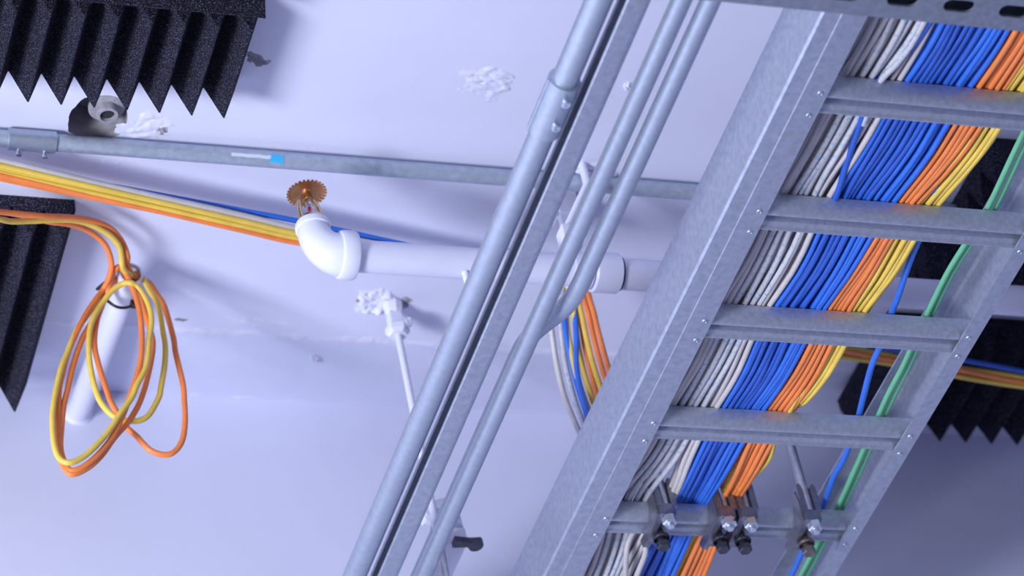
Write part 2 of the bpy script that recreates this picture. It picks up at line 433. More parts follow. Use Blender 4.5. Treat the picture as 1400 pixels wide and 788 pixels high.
# ------------------------------------------------------------------ slotted strut under the ladder
def slotted_strut():
    y0, y1, z0, z1 = 1.571, 1.612, HL-0.0412, HL-0.0006
    x0, x1 = 0.86, 1.95
    st = empty('slotted_strut', (1.3, 1.59, z0), 'dark slotted steel strut crossing under the ladder at the top edge', 'strut')
    bm = bmesh.new()
    pitch = 0.0525; cx0 = 1.215 - 6*pitch
    loops = []
    outer = [bm.verts.new(p) for p in [(x0,y0,z0),(x1,y0,z0),(x1,y1,z0),(x0,y1,z0)]]
    es = [bm.edges.new((outer[i], outer[(i+1)%4])) for i in range(4)]
    slots = []
    k = 0
    while cx0 + k*pitch < x1-0.02:
        cx = cx0 + k*pitch; cy = 1.5905; L = 0.0075; r = 0.0068; k += 1
        pts = [(cx+L+r*math.cos(a), cy+r*math.sin(a)) for a in [math.radians(t) for t in range(-90, 91, 15)]]
        pts += [(cx-L+r*math.cos(a), cy+r*math.sin(a)) for a in [math.radians(t) for t in range(90, 271, 15)]]
        vs = [bm.verts.new((p[0], p[1], z0)) for p in pts]; n = len(vs)
        es += [bm.edges.new((vs[i], vs[(i+1)%n])) for i in range(n)]; slots.append(pts)
    bmesh.ops.triangle_fill(bm, use_beauty=True, edges=es, normal=(0,0,-1)); bm.verts.index_update()
    mb = MB(); mb.add([v.co.copy() for v in bm.verts], [[v.index for v in f.verts] for f in bm.faces]); bm.free()
    for pts in slots:
        n = len(pts); mb.add([(p[0],p[1],z0) for p in pts]+[(p[0],p[1],z0+0.0025) for p in pts], [(i,(i+1)%n,(i+1)%n+n,i+n) for i in range(n)])
    mb.box((x0,y0,z0+0.0002),(x1,y0+0.0025,z1)); mb.box((x0,y1-0.0025,z0+0.0002),(x1,y1,z1))
    mb.box((x0,y0,z1-0.002),(x1,y1,z1))
    mb.build('channel', M['strut'], st)
    return st
slotted_strut()

# ------------------------------------------------------------------ conduits running with the ladder
def screw(parent, c, axis, r=0.0032, h=0.006, m='bright'):
    mb = MB(); ax = Vector(axis).normalized(); c = Vector(c)
    mb.lathe([(0.0001,0),(r*0.62,0),(r*0.62,h*0.45),(r,h*0.5),(r,h*0.9),(r*0.8,h),(r*0.25,h),(r*0.2,h*0.8),(0.0001,h*0.8)], c, ax, 12)
    return mb.build('set_screw', M[m], parent, smooth=35)
def straight(x, r, label, seg=28, m='galv_pipe'):
    c = empty('conduit', (x, 2.0, HL), label, 'conduit')
    mb = MB(); mb.tube([(x, YN+0.05, HL+r), (x, 1.5, HL+r), (x, 2.0, HL+r), (x, YF, HL+r)], r, seg)
    mb.build('tube', M[m], c, smooth=40); return c
R34, R12 = 0.0118, 0.0090
x1 = onz(651.5, 394, HL+R34).x
c1 = straight(x1, R34, 'thickest round galvanized conduit, leftmost of the four, with a screw coupling')
# coupling with two set screws
ya = onz(772, 108, HL+R34).y; yb = onz(744, 178, HL+R34).y
cp = MB().lathe([(R34, 0), (R34+0.0030, 0.0006), (R34+0.0030, yb-ya-0.0006), (R34, yb-ya)], (x1, ya, HL+R34), (0,1,0), 32)
cpo = cp.build('coupling', M['galv_pipe'], c1, smooth=40)
MB().tube([(x1-R34-0.0030, ya, HL+R34-0.002), (x1-R34-0.0030, yb, HL+R34-0.002)], 0.0016, 10).build('seam_ridge', M['galv_pipe'], cpo, smooth=40)
for f in (0.20, 0.66):
    ax = Vector((0.08, 0.0, -1)).normalized()
    screw(cpo, Vector((x1, ya+(yb-ya)*f, HL+R34))+ax*(R34+0.0025), ax, 0.0042, 0.006)
x3 = onz(754.7, 394, HL+R12).x
straight(x3, R12, 'slim round galvanized conduit running straight beside the flat raceway')
# conduit with an offset bend
x4 = onz(790, 397, HL+R12).x
c4 = empty('conduit', (x4, 2.0, HL), 'slim round galvanized conduit, rightmost of the four, bending behind its neighbour', 'conduit')
pts = [(x4, YN+0.05, HL+R12)] + [(x4, y, HL+R12) for y in (1.2, 1.6, 1.9, 1.98)]
yb0, yb1, dz = 2.02, 2.19, 0.055
for k in range(13):
    t = k/12; s = t*t*(3-2*t)
    pts.append((x4, yb0+(yb1-yb0)*t, HL+R12+dz*s))
pts += [(x4, 2.25, HL+R12+dz), (x4, YF, HL+R12+dz)]
MB().tube(pts, R12, 28).build('tube', M['galv_pipe'], c4, smooth=40)
# flat raceway
xr0 = onz(688.0, 394, HL).x; rw = 0.0235; rh = 0.0185
rc = empty('raceway', (xr0+rw/2, 2.0, HL), 'flat-faced galvanized raceway channel running between the round conduits', 'raceway')
tk = 0.0014
outer = [(xr0+0.0012, HL+0.0042), (xr0+0.0004, HL+0.0036), (xr0, HL+0.0010), (xr0+0.0010, HL), (xr0+rw-0.0085, HL)]
for k in range(1, 7):
    a = math.radians(15*k); outer.append((xr0+rw-0.0085+0.0085*math.sin(a), HL+0.0085-0.0085*math.cos(a)))
outer += [(xr0+rw, HL+rh), (xr0, HL+rh), (xr0, HL+rh-0.004)]
inner = [(xr0+0.0024, HL+0.0042), (xr0+0.0022, HL+0.0036), (xr0+0.0018, HL+0.0018), (xr0+0.0024, HL+tk), (xr0+rw-0.0085, HL+tk)]
for k in range(1, 7):
    a = math.radians(15*k); inner.append((xr0+rw-0.0085+(0.0085-tk)*math.sin(a), HL+0.0085-(0.0085-tk)*math.cos(a)))
inner += [(xr0+rw-tk, HL+rh-tk), (xr0+tk, HL+rh-tk), (xr0+tk, HL+rh-0.004)]
n = len(outer); vs = []; fs = []
for y in (YN+0.05, YF):
    vs += [(p[0], y, p[1]) for p in outer] + [(p[0], y, p[1]) for p in inner]
for k in range(n-1):
    fs += [(k, k+1, 2*n+k+1, 2*n+k), (n+k+1, n+k, 3*n+k, 3*n+k+1), (k, n+k, n+k+1, k+1), (2*n+k, 2*n+k+1, 3*n+k+1, 3*n+k)]
fs += [(0, 2*n, 3*n, n), (n-1, 2*n-1, 4*n-1, 3*n-1)]
MB().add(vs, fs).build('channel_body', M['galv'], rc, smooth=20)

# ------------------------------------------------------------------ thin conduit on the ceiling
cy_, cz_, cr_ = 2.243, CE-0.0125, 0.0090
cc = empty('ceiling_conduit', (1.1, cy_, cz_), 'thin galvanized conduit fixed crosswise along the ceiling above the sprinkler', 'conduit')
MB().tube([(0.1, cy_, cz_), (1.0, cy_, cz_), (2.3, cy_, cz_)], cr_, 24).build('tube', M['galv_old'], cc, smooth=40)
xa, xb = onz(8, 198, cz_).x, onz(74, 203, cz_).x
co = MB().lathe([(cr_,0),(cr_+0.0022,0.0005),(cr_+0.0022,xb-xa-0.0005),(cr_,xb-xa)], (xa,cy_,cz_), (1,0,0), 28).build('coupling', M['galv_pipe'], cc, smooth=40)
for f in (0.22, 0.76):
    ax = Vector((0.05, 0.35, -0.93)).normalized()
    screw(co, Vector((xa+(xb-xa)*f, cy_, cz_))+ax*(cr_+0.0020), ax, 0.0034, 0.0065)
def tape(pxa, pxb, m, name, a0, a1):
    xa, xb = onz(pxa, 217, cz_).x, onz(pxb, 221, cz_).x; vs = []; K = 8; n = 10
    for i in range(n+1):
        x = xa+(xb-xa)*i/n
        for k in range(K+1):
            a = math.radians(a0+(a1-a0)*k/K + 10*noise.noise(Vector((x*200, 1, 1))))
            vs.append((x, cy_+math.cos(a)*(cr_+0.0005), cz_+math.sin(a)*(cr_+0.0005)))
    fs = [(i*(K+1)+k, (i+1)*(K+1)+k, (i+1)*(K+1)+k+1, i*(K+1)+k+1) for i in range(n) for k in range(K)]
    o = MB().add(vs, fs).build(name, m, cc, smooth=60); return o
tag(tape(312, 366, M['tapew'], 'tape_scrap', 200, 222), 'white tape scrap')
tag(tape(366, 384, M['tapeb'], 'tape_scrap', 190, 245), 'light blue tape scrap')
# straps that hold it to the ceiling
for px in (300, 900):
    x = onz(px+200, 235, cz_).x if px > 500 else 0.35
    MB().box((x-0.006, cy_-0.020, CE-0.0018), (x+0.006, cy_+0.020, CE-0.0002)).build('strap', M['galv_old'], cc)

# ------------------------------------------------------------------ fitting in the ceiling hole
fc = onz(146, 150, CE+0.006)
ft = empty('pipe_fitting', (fc.x, fc.y, CE), 'grey capped pipe fitting sunk in the round hole in the ceiling', 'pipe fitting')
MB().lathe([(0.0001,0.014),(0.017,0.014),(0.0185,0.012),(0.0185,0.008),(0.0165,0.0065),(0.0115,0.006)], (fc.x,fc.y,CE), (0,0,1), 32).build('flange', M['hole'], ft, smooth=40)
MB().lathe([(0.0115,0.008),(0.0115,-0.001),(0.0105,-0.003),(0.0078,-0.003),(0.0072,0.0),(0.0072,0.009),(0.0001,0.009)], (fc.x,fc.y,CE), (0,0,1), 32).build('collar', M['hole'], ft, smooth=40)
MB().lathe([(0.0001,0.0005),(0.0070,0.0005),(0.0070,0.006)], (fc.x,fc.y,CE), (0,0,1), 24).build('bore', M['bore_shade'], ft, smooth=40)  # near-black plug paints the shade inside the collar
MB().box((fc.x-0.004,fc.y-0.004,CE+0.013),(fc.x+0.004,fc.y+0.004,CE+0.0498),0.0008).build('stem', M['hole'], ft)

# ------------------------------------------------------------------ sprinkler pipe
PY, PZ, PR = 2.21, 2.05, 0.0165
e0 = ony(487, 352, PY); xel = ony(432, 345, PY).x
PZ = onz(560, 355, 2.05).z
xj = ony(845, 378, PY).x
sp = empty('sprinkler_pipe', (1.1, PY, PZ), 'thick white painted sprinkler pipe with elbow running crosswise below the ceiling', 'pipe')
MB().tube([(e0.x-0.006, PY, PZ), (1.0, PY, PZ), (2.3, PY, PZ)], PR, 36).build('pipe_run', M['wpipe'], sp, smooth=40)
xk = ony(808, 374, PY).x
MB().lathe([(PR,0),(PR+0.0035,0.0006),(PR+0.0045,0.002),(PR+0.0045,xj-xk-0.001),(PR+0.003,xj-xk),(PR,xj-xk)], (xk,PY,PZ), (1,0,0), 36).build('coupling', M['wpipe'], sp, smooth=30)
tag(MB().lathe([(PR+0.0004,0),(PR+0.0016,0.0004),(PR+0.0016,0.0022),(PR+0.0004,0.0026)], (xj,PY,PZ), (1,0,0), 36).build('joint_gap_shade', M['darkbolt'], sp, smooth=30), 'dark ring in place of the shaded gap at the coupling')  # near-black ring paints the shade of the gap beside the coupling
# elbow: from the pipe socket, round and up to the sprinkler
XS = ony(420, 268, PY).x            # sprinkler axis
ctr = []; rad = []
bend = e0.x - 0.015 - XS
for k in range(15):
    a = math.radians(90*k/14)
    ctr.append(Vector((XS+bend*(1-math.sin(a)), PY, PZ+(bend+0.005)*(1-math.cos(a)))))
    rad.append(0.0225*(1-k/14)+0.0160*(k/14))
ctr = [ctr[0]+Vector((0.004,0,0))] + ctr + [Vector((XS, PY, PZ+bend+0.009))]
rad = [0.0225]+rad+[0.0155]
MB().tube(ctr, rad, 36).build('elbow', M['wfit'], sp, smooth=50)
MB().lathe([(0.0215,-0.001),(0.0240,0.0005),(0.0250,0.003),(0.0250,0.014),(0.0238,0.0165),(0.0165,0.0168)], (e0.x-0.018,PY,PZ), (1,0,0), 40).build('socket_band', M['wfit'], sp, smooth=35)
ZT = PZ+bend+0.009
MB().lathe([(0.0160,-0.003),(0.0178,-0.002),(0.0182,0.002),(0.0170,0.005),(0.0120,0.0052)], (XS,PY,ZT), (0,0,1), 36).build('outlet_rim', M['wfit'], sp, smooth=35)
# sprinkler head
ZD = ony(419, 263, PY).z
sh = empty('fire_sprinkler', (XS, PY, ZT+0.005), 'brass upright fire sprinkler with toothed copper deflector and red bulb', 'sprinkler')
zb = ZT+0.0052
MB().lathe([(0.0001,0),(0.0135,0),(0.0142,0.0015),(0.0142,0.005),(0.011,0.0065),(0.0055,0.008),(0.0001,0.008)], (XS,PY,zb), (0,0,1), 24).build('base_nut', M['brass'], sh, smooth=30)
HZ = ZD-zb
for s in (-1, 1):
    d = Vector((0.93, 0.36, 0)).normalized()*s
    pts = catmull([Vector((XS,PY,zb+0.004))+d*0.0125, Vector((XS,PY,zb+HZ*0.35))+d*0.0132, Vector((XS,PY,zb+HZ*0.62))+d*0.0115, Vector((XS,PY,zb+HZ*0.82))+d*0.0060, Vector((XS,PY,zb+HZ*0.90))+d*0.002], 5)
    MB().tube(pts, 0.0026, 10).build('frame_arm', M['brass'], sh, smooth=50)
MB().lathe([(0.0001,0),(0.0030,0),(0.0042,0.002),(0.0042,HZ*0.10),(0.0052,HZ*0.12),(0.0052,HZ*0.20),(0.0040,HZ*0.24),(0.0036,HZ*0.34),(0.0055,HZ*0.375),(0.0001,HZ*0.38)], (XS,PY,zb+HZ*0.64), (0,0,1), 20).build('boss', M['copper'], sh, smooth=35)
MB().lathe([(0.0001,0),(0.0012,0.0004),(0.0019,0.003),(0.0019,HZ*0.30),(0.0010,HZ*0.34),(0.0001,HZ*0.34)], (XS,PY,zb+0.009), (0,0,1), 16).build('glass_bulb', M['redglass'], sh, smooth=50)
MB().lathe([(0.0001,0),(0.0030,0),(0.0034,0.001),(0.0034,0.0035),(0.0001,0.004)], (XS,PY,zb+HZ*0.58), (0,0,1), 16).build('bulb_cap', M['bright'], sh, smooth=40)
nt_ = 28; vs = []; RD = 0.0205
th = 0.0009
outl = []
for k in range(nt_):
    for f, r in ((0.0, RD), (0.5, RD), (0.58, RD-0.0024), (0.92, RD-0.0024)):
        a = 2*math.pi*(k+f)/nt_; outl.append((a, r))
n = len(outl)
for zz in (ZD, ZD+th):
    for fr in (1.0, 0.78, 0.25):
        for a, r in outl:
            rr2 = r if fr == 1.0 else RD*fr
            dz = -0.0022 if fr == 1.0 else (-0.0006 if fr == 0.78 else 0)
            vs.append((XS+math.cos(a)*rr2, PY+math.sin(a)*rr2, zz+dz))
fs = []
for layer in (0, 3*n):
    for ring in (0, 1):
        for i in range(n):
            j = (i+1) % n; fs.append((layer+ring*n+i, layer+ring*n+j, layer+(ring+1)*n+j, layer+(ring+1)*n+i))
    fs.append(tuple(layer+2*n+i for i in range(n)))
for i in range(n):
    j = (i+1) % n; fs.append((i, j, 3*n+j, 3*n+i))
MB().add(vs, fs).build('deflector', M['copper'], sh, smooth=30)

# white painted hanger of the sprinkler pipe
xh = onz(797, 232, CE).x
ph = empty('pipe_hanger', (xh, PY, CE), 'white painted strap hanger holding the sprinkler pipe behind the conduits', 'pipe hanger')
xh2 = ony(792, 370, PY).x
top = onz(796, 225, CE)
MB().tube([(top.x, top.y, CE), (top.x, top.y, CE-0.03), (xh2, PY, PZ+PR+0.045), (xh2, PY, PZ+PR+0.002)], 0.0048, 14).build('rod', M['wfit'], ph, smooth=50)
MB().lathe([(PR+0.0004,-0.010),(PR+0.0026,-0.010),(PR+0.0026,0.010),(PR+0.0004,0.010)], (xh2,PY,PZ), (1,0,0), 32).build('ring_band', M['wfit'], ph, smooth=30)
MB().box((xh2-0.012,PY-0.010,PZ+PR+0.020),(xh2+0.012,PY+0.010,PZ+PR+0.040),0.002).build('yoke', M['wfit'], ph)
hb = onz(777, 292, CE-0.03)
tag(MB().box((hb.x-0.012,hb.y-0.004,CE-0.055),(hb.x+0.010,hb.y+0.004,CE-0.030),0.001).box((hb.x-0.012,hb.y-0.006,CE-0.034),(hb.x+0.012,hb.y+0.02,CE-0.0006),0.001).build('bracket', M['wpipe'], ph), 'painted bracket beside the hanger rod')
xq = ony(633, 370, PY).x
MB().tube(catmull([(xq, PY-0.004, PZ-PR+0.001), (xq+0.001, PY-0.002, PZ-PR-0.008), (xq+0.004, PY+0.002, PZ-PR-0.016), (xq+0.010, PY+0.002, PZ-PR-0.020)], 4), 0.0035, 10).build('hook', M['wfit'], ph, smooth=50)

# ------------------------------------------------------------------ threaded rod with ceiling anchor (left)
a0 = onz(536, 415, CE)
AX, AY = a0.x, a0.y
ra = empty('anchor_rod', (AX, AY, CE), 'thin white painted rod hanging from the crumbly ceiling anchor', 'threaded rod')
MB().lathe([(0.0001,0),(0.011,0),(0.012,-0.004),(0.010,-0.014),(0.007,-0.018),(0.0001,-0.018)], (AX,AY,CE), (0,0,1), 8).build('anchor', M['wfit'], ra, smooth=20)
MB().box((AX-0.008,AY-0.007,CE-0.034),(AX+0.007,AY+0.007,CE-0.016),0.002).build('clamp_body', M['wfit'], ra)
MB().lathe([(0.0001,0),(0.0115,0.0),(0.0135,-0.002),(0.0135,-0.009),(0.010,-0.013),(0.0001,-0.013)], (AX,AY,CE-0.034), (0,0,1), 6).build('nut', M['wfit'], ra, smooth=20)
MB().tube([(AX+0.010,AY-0.006,CE-0.040),(AX+0.014,AY-0.006,CE-0.034),(AX+0.014,AY-0.006,CE-0.026)], 0.0025, 8).build('lug', M['wfit'], ra, smooth=40)
MB().tube([(AX,AY,CE-0.045),(AX,AY,2.0),(AX,AY,1.90)], 0.0040, 12).build('rod', M['wfit'], ra, smooth=40)
tag(MB().tube([(AX,AY,1.90),(AX,AY,1.78)], 0.0042, 12).build('rod_end', M['rod'], ra, smooth=40), 'bare steel end of the rod')

# bracket above the conduits near the lower edge: a channel along y hung on that rod
br = empty('channel_bracket', (AX, AY, 1.93), 'white painted channel bracket behind the conduits near the bottom edge', 'bracket')
bp = onz(640, 742, 1.925)
bx = bp.x; by = bp.y
MB().box((bx-0.030, by, 1.925), (bx, YF, 1.945), 0.0015).build('channel', M['wpipe'], br)
MB().add([(bx-0.030,by-0.0005,1.945),(bx-0.002,by-0.0005,1.945),(bx-0.004,by-0.0005,1.978),(bx-0.012,by-0.0005,1.985),(bx-0.030,by+0.010,1.985),
          (bx-0.030,by+0.030,1.945),(bx-0.002,by+0.030,1.945),(bx-0.004,by+0.020,1.978),(bx-0.012,by+0.018,1.985)],
         [(0,1,2,3,4),(1,6,7,2),(2,7,8,3),(5,6,1,0),(5,8,7,6),(5,0,4,8),(3,8,4)]).build('gusset', M['galv'], br)
MB().lathe([(0.0001,0),(0.007,0),(0.008,0.002),(0.008,0.009),(0.004,0.011),(0.0001,0.011)], (bx-0.040, by+0.006, 1.955), (0,-1,-0.3), 6).build('nut', M['wfit'], br, smooth=20)
# dark cam clip on the rod
cl = MB(); cpz = 1.9165
c_ = onz(648, 746, cpz)
vs = []; K = 10
for zz in (c_.z, c_.z+0.007):
    vs += [(c_.x-0.022, c_.y-0.006, zz), (c_.x-0.004, c_.y-0.004, zz)] + [(c_.x+0.003+0.008*math.cos(math.radians(t)), c_.y+0.002+0.009*math.sin(math.radians(t)), zz) for t in (-60,-30,0,30,60,90,120)] + [(c_.x-0.006, c_.y+0.004, zz), (c_.x-0.022, c_.y+0.006, zz)]
n = len(vs)//2
cl.add(vs, [tuple(range(n)), tuple(range(2*n-1, n-1, -1))]+[(i,(i+1)%n,(i+1)%n+n,i+n) for i in range(n)])
tag(cl.build('cam_clip', M['darkbolt'], br), 'dark curved clip')

# ------------------------------------------------------------------ conduit stub sticking out of the wall
sb = ony(106, 566, YW); SR = 0.0135
se = ony(179, 374, 2.400)
SAX = (se-sb).normalized(); SL = (se-sb).length
stub = empty('pipe_stub', (sb.x, YW, sb.z), 'short white painted pipe stub sticking out of the wall at left', 'pipe')
MB().lathe([(SR,0.001),(SR,SL-0.001),(SR-0.0008,SL),(SR-0.0028,SL),(SR-0.003,SL-0.04),(0.0001,SL-0.04)], sb, SAX, 32).build('tube', M['wpipe'], stub, smooth=40)
MB().lathe([(SR+0.005,0.0),(SR+0.003,0.003),(SR+0.001,0.006),(SR+0.0002,0.007)], sb, SAX, 20).build('plaster_collar', M['plaster'], stub, smooth=30)

# ------------------------------------------------------------------ cable coil hanging on the stub
CR = 0.0031
def cable(name, pts, m, label, group=None, r=CR, n=7, seg=10, cat='cable'):
    o = MB().tube(catmull(pts, n), r, seg).build(name, M[m], smooth=60)
    return tag(o, label, cat, group)
def seq(pix, ys):
    # ys: list of (index, y) keys
    out = []
    for i, (a, b) in enumerate(pix):
        for k in range(len(ys)-1):
            if ys[k][0] <= i <= ys[k+1][0]:
                t = (i-ys[k][0])/max(1, ys[k+1][0]-ys[k][0]); y = ys[k][1]+(ys[k+1][1]-ys[k][1])*t; break
        else: y = ys[-1][1]
        out.append(ony(a, b, y))
    return out
yS = se.y
A = [(-60,287),(-30,288),(0,290),(28,294),(66,303),(100,308),(123,317),(143,334),(152,357),(150,377),(141,396),(130,411),(117,431),(103,458),(92,485),(82,525),(80,548),(80,585),(82,624),(90,643),(100,649),(120,640),(138,624),(157,598),(177,575),(192,548),(202,515),(209,475),(205,450),(197,425),(190,405),(180,387),(168,380),(156,384),(147,394)]
cable('coiled_cable', seq(A, [(0,2.26),(8,yS-0.020),(10,yS+0.012),(20,yS+0.006),(28,yS+0.012),(31,yS+0.010),(34,yS+0.012)]), 'orange', 'orange cable coming in at left, forming the longest hanging loop on the stub')
B = [(-60,283),(-20,288),(20,292),(63,296),(94,297),(123,301),(149,311),(166,329),(174,349),(174,362),(180,374),(190,381),(204,387),(214,402),(225,420),(237,462),(240,482),(250,525),(252,548),(253,577),(249,603),(237,619),(222,622),(204,615),(187,597),(171,582),(153,552),(148,540),(135,500),(129,470),(132,440),(140,417),(147,397),(153,378),(159,367),(165,366),(172,375),(180,390),(187,410),(192,434),(194,470),(191,500),(182,530),(165,575),(150,603),(127,629),(105,643),(92,640),(83,615),(84,585),(87,555),(92,535),(100,500),(112,465),(122,447),(133,425),(141,408)]
cable('coiled_cable', seq(B, [(0,2.25),(9,yS-0.014),(12,yS+0.020),(22,yS+0.026),(31,yS+0.024),(34,yS-0.010),(38,yS-0.008),(45,yS+0.002),(56,yS+0.020)]), 'orange', 'orange cable swinging widest to the right in the hanging coil')
Yc = [(-60,292),(-30,296),(0,300),(17,303),(51,302),(94,301),(123,307),(149,321),(163,337),(166,351),(168,366),(177,376),(184,375),(195,381),(205,398),(216,416),(223,455),(226,475),(225,500),(220,530),(217,544),(204,567),(192,575),(180,576),(165,574),(150,565),(139,552),(133,540),(127,520),(122,490),(122,460),(127,437),(140,415),(153,398),(168,388),(178,387),(186,391),(195,402),(204,420),(207,440),(204,465),(200,500),(187,527),(180,544),(165,565),(147,592),(126,615),(109,628),(94,633),(82,628),(75,612),(72,585),(73,555),(82,510),(91,485),(105,452),(120,430),(135,410)]
cable('coiled_cable', seq(Yc, [(0,2.255),(10,yS-0.018),(12,yS+0.008),(20,yS+0.014),(32,yS+0.002),(35,yS-0.012),(39,yS-0.004),(48,yS-0.006),(57,yS+0.016)]), 'yellow', 'yellow cable looping through the orange coil on the stub')
# nylon tie round stub and cables
tie = empty('cable_tie', (sb.x, 2.42, sb.z), 'black nylon tie around the stub and the coiled cables', 'cable tie')
tp = [(137,397),(139,406),(147,416),(158,423),(170,424),(180,420),(184,413)]
front = [ony(a, b, yS+0.028) for a, b in tp]
mid = sum(front, Vector())/len(front)
c0 = sb+SAX*(SL-0.034); loop = []
front = [p + Vector((0, -0.006, -0.002)) for p in front]
back = [front[-1]+Vector((0.001,0.008,0.010)), c0+Vector((0.010,0.004,0.020)), c0+Vector((-0.008,0.004,0.022)), front[0]+Vector((-0.002,0.008,0.006)), front[0]]
MB().tube(catmull(front+back, 6), 0.0016, 8).build('strap', M['blacktie'], tie, smooth=50)
hd = front[-2]
MB().box((hd.x-0.003,hd.y-0.004,hd.z-0.003),(hd.x+0.005,hd.y+0.003,hd.z+0.004),0.001).build('head', M['blacktie'], tie)

# ------------------------------------------------------------------ cable run crossing below the ceiling
def lerp(a, b, t): return a+(b-a)*t
def run(m, y_left, y_mid, tail, zoff, label, r=CR, wob=0.0):
    # px heights at x=0 and x=400; tail: px points where it drops to the ladder
    sl = (y_mid-y_left)/400
    pts = []
    for px in (-160, -80, 0, 70, 140, 210, 280, 340, 400, 480, 560, 640, 700, 740):
        py = y_left+sl*px + wob*math.sin(px*0.017+y_left)
        if px > 400: py = y_mid + (lerp(y_mid, 380+ (y_mid-315)*0.15, (px-400)/350)-y_mid)
        pts.append(onz(px, py, 2.168+zoff))
    for i, (a, b) in enumerate(tail):
        t = (i+1)/len(tail)
        pts.append(onz(a, b, lerp(2.16+zoff*0.5, 1.965, t**1.3)))
    l = tail[-1]
    pts.append(onz(l[0]+28, l[1]+48, 1.935)); pts.append(onz(l[0]+55, l[1]+75, 1.912))
    return cable('crossing_cable', pts, m, label, None, r, 6)
run('white', 219, 311, [(756,390),(752,425),(758,480),(768,530),(781,566),(798,602)], 0.004, 'white cable on top of the diagonal run, dropping furthest left to the ladder', wob=0.8)
run('whiteb', 221, 316, [(768,392),(765,425),(770,480),(778,520),(790,560),(806,596)], 0.010, 'white cable with blue marks dropping second from left to the ladder', wob=0.8)
run('blue2', 226, 301, [(772,392),(771,422),(775,465),(786,515),(797,552),(810,588)], 0.012, 'blue cable edging the top of the diagonal run past the sprinkler elbow')
run('blue2', 230, 313, [(780,394),(785,420),(788,460),(788,500),(796,540),(812,582)], 0.014, 'blue cable crossing in front of the other blue one in the drop')
run('yellow', 226, 318, [(776,392),(774,430),(779,470),(789,515),(806,562),(818,590)], 0.0, 'uppermost yellow cable of the diagonal run, dropping beside the blue ones')
run('yellow', 231, 321, [(782,394),(784,424),(790,470),(800,515),(815,560),(828,585)], 0.003, 'second yellow cable from the top in the diagonal run')
run('yellow', 236, 324, [(784,398),(794,425),(801,458),(810,495),(823,535),(836,565)], 0.0, 'lowest yellow cable of the diagonal run, lying against the orange')
run('orange', 242, 328, [(778,402),(792,430),(799,470),(807,505),(817,545),(830,575)], 0.0, 'inner orange cable of the diagonal run, just under the yellow')
run('orange', 244, 327, [(790,398),(802,420),(810,455),(819,490),(830,525),(842,552)], 0.005, 'middle orange cable of the diagonal run, upper in the drop')
run('orange', 239, 331, [(795,392),(808,415),(817,450),(827,487),(838,522),(849,545)], -0.002, 'outermost orange cable of the diagonal run, rightmost in the drop')

# the run goes on to the right of the ladder
def run2(m, ya, yb, z, label):
    pts = [onz(1050+ (1480-1050)*k/8, lerp(ya, yb, k/8)+1.2*math.sin(k*1.7+ya), z) for k in range(9)]
    return cable('crossing_cable', pts, m, label, None, CR, 6)
run2('blue', 448, 522, 2.135, 'dark blue cable crossing the foam at the right edge')
run2('yellow', 459, 531, 2.135, 'upper yellow cable crossing the right-hand foam under the blue one')
run2('orange', 462, 536, 2.130, 'upper orange cable crossing the right-hand foam between yellow ones')
run2('orange', 466, 538, 2.136, 'lower orange cable crossing the right-hand foam between yellow ones')
run2('yellow', 470, 543, 2.130, 'lowest yellow cable crossing the foam at the right edge')

# ------------------------------------------------------------------ rod clamps on the last rung
YR5 = RY[8]
def clamp(px, label, bolt='darkbolt', rod_top=0.075):
    cx = onz(px, 712, HL-0.004).x; cy = YR5-0.026
    t = empty('rod_clamp', (cx, cy, HL), label, 'rod clamp', 'rod clamps on the lowest visible rung')
    # jaw wrapped round the rung, as a C profile extruded along x
    x0, x1 = cx-0.0105, cx+0.0065
    pro = [(cy-0.004, HL-0.006), (cy+0.008, HL-0.009), (cy+0.030, HL-0.012), (cy+0.046, HL-0.010), (cy+0.048, HL+0.000), (cy+0.012, HL+0.001), (cy+0.0105, HL+0.016), (cy+0.006, HL+0.030), (cy-0.001, HL+0.034), (cy-0.005, HL+0.016)]
    MB().prism(pro[:6]+pro[6:], 'x', x0-0.002, x0+0.0045).build('jaw', M['iron'], t)
    b = MB()
    b.box((x0, cy-0.005, HL-0.006), (x1, cy+0.046, HL+0.000), 0.0015)
    b.box((x0, cy-0.006, HL-0.006), (x1+0.002, cy+0.0075, HL+0.008), 0.002)
    b.build('body', M['iron'], t, smooth=30)
    for s, w in ((-1, 0.0056), (1, 0.0060)):
        xc = cx + s*0.0080
        pr = [(xc-w/2, HL+0.004), (xc+w/2, HL+0.004), (xc+w/2, HL+0.036), (xc+w*0.3, HL+0.0395), (xc, HL+0.0408), (xc-w*0.3, HL+0.0395), (xc-w/2, HL+0.036)]
        MB().prism(pr, 'y', cy-0.0065, cy+0.0055).build('prong', M['iron'], t)
    MB().hexa((cx+0.001, cy, HL-0.015), (0,0,1), 0.0078, 0.010).lathe([(0.0001,0),(0.0035,0),(0.0042,0.002),(0.0042,0.006)], (cx+0.001, cy, HL-0.0185), (0,0,1), 16).build('nut', M['bright'], t, smooth=25)
    MB().hexa((cx-0.001, cy+0.023, HL-0.0285), (0.05,0,1), 0.0072, 0.0085).lathe([(0.0040,0.0),(0.0040,0.014)], (cx-0.001, cy+0.023, HL-0.021), (0,0,1), 14).lathe([(0.0082,0.0),(0.0088,0.002),(0.0082,0.004),(0.004,0.004)], (cx-0.001, cy+0.023, HL-0.0175), (0,0,1), 18).build('bolt', M[bolt], t, smooth=25)
    # threaded rod up to the ceiling
    L = rod_top; n = int(L/0.0016); prf = [(0.0001, 0)]
    for k in range(n):
        prf += [(0.0047, k*L/n), (0.0053, (k+0.5)*L/n)]
    prf.append((0.0001, L))
    MB().lathe(prf, (cx, cy, HL-0.008), (0,0,1), 14).build('rod', M['rod'], t, smooth=80)
    return cx
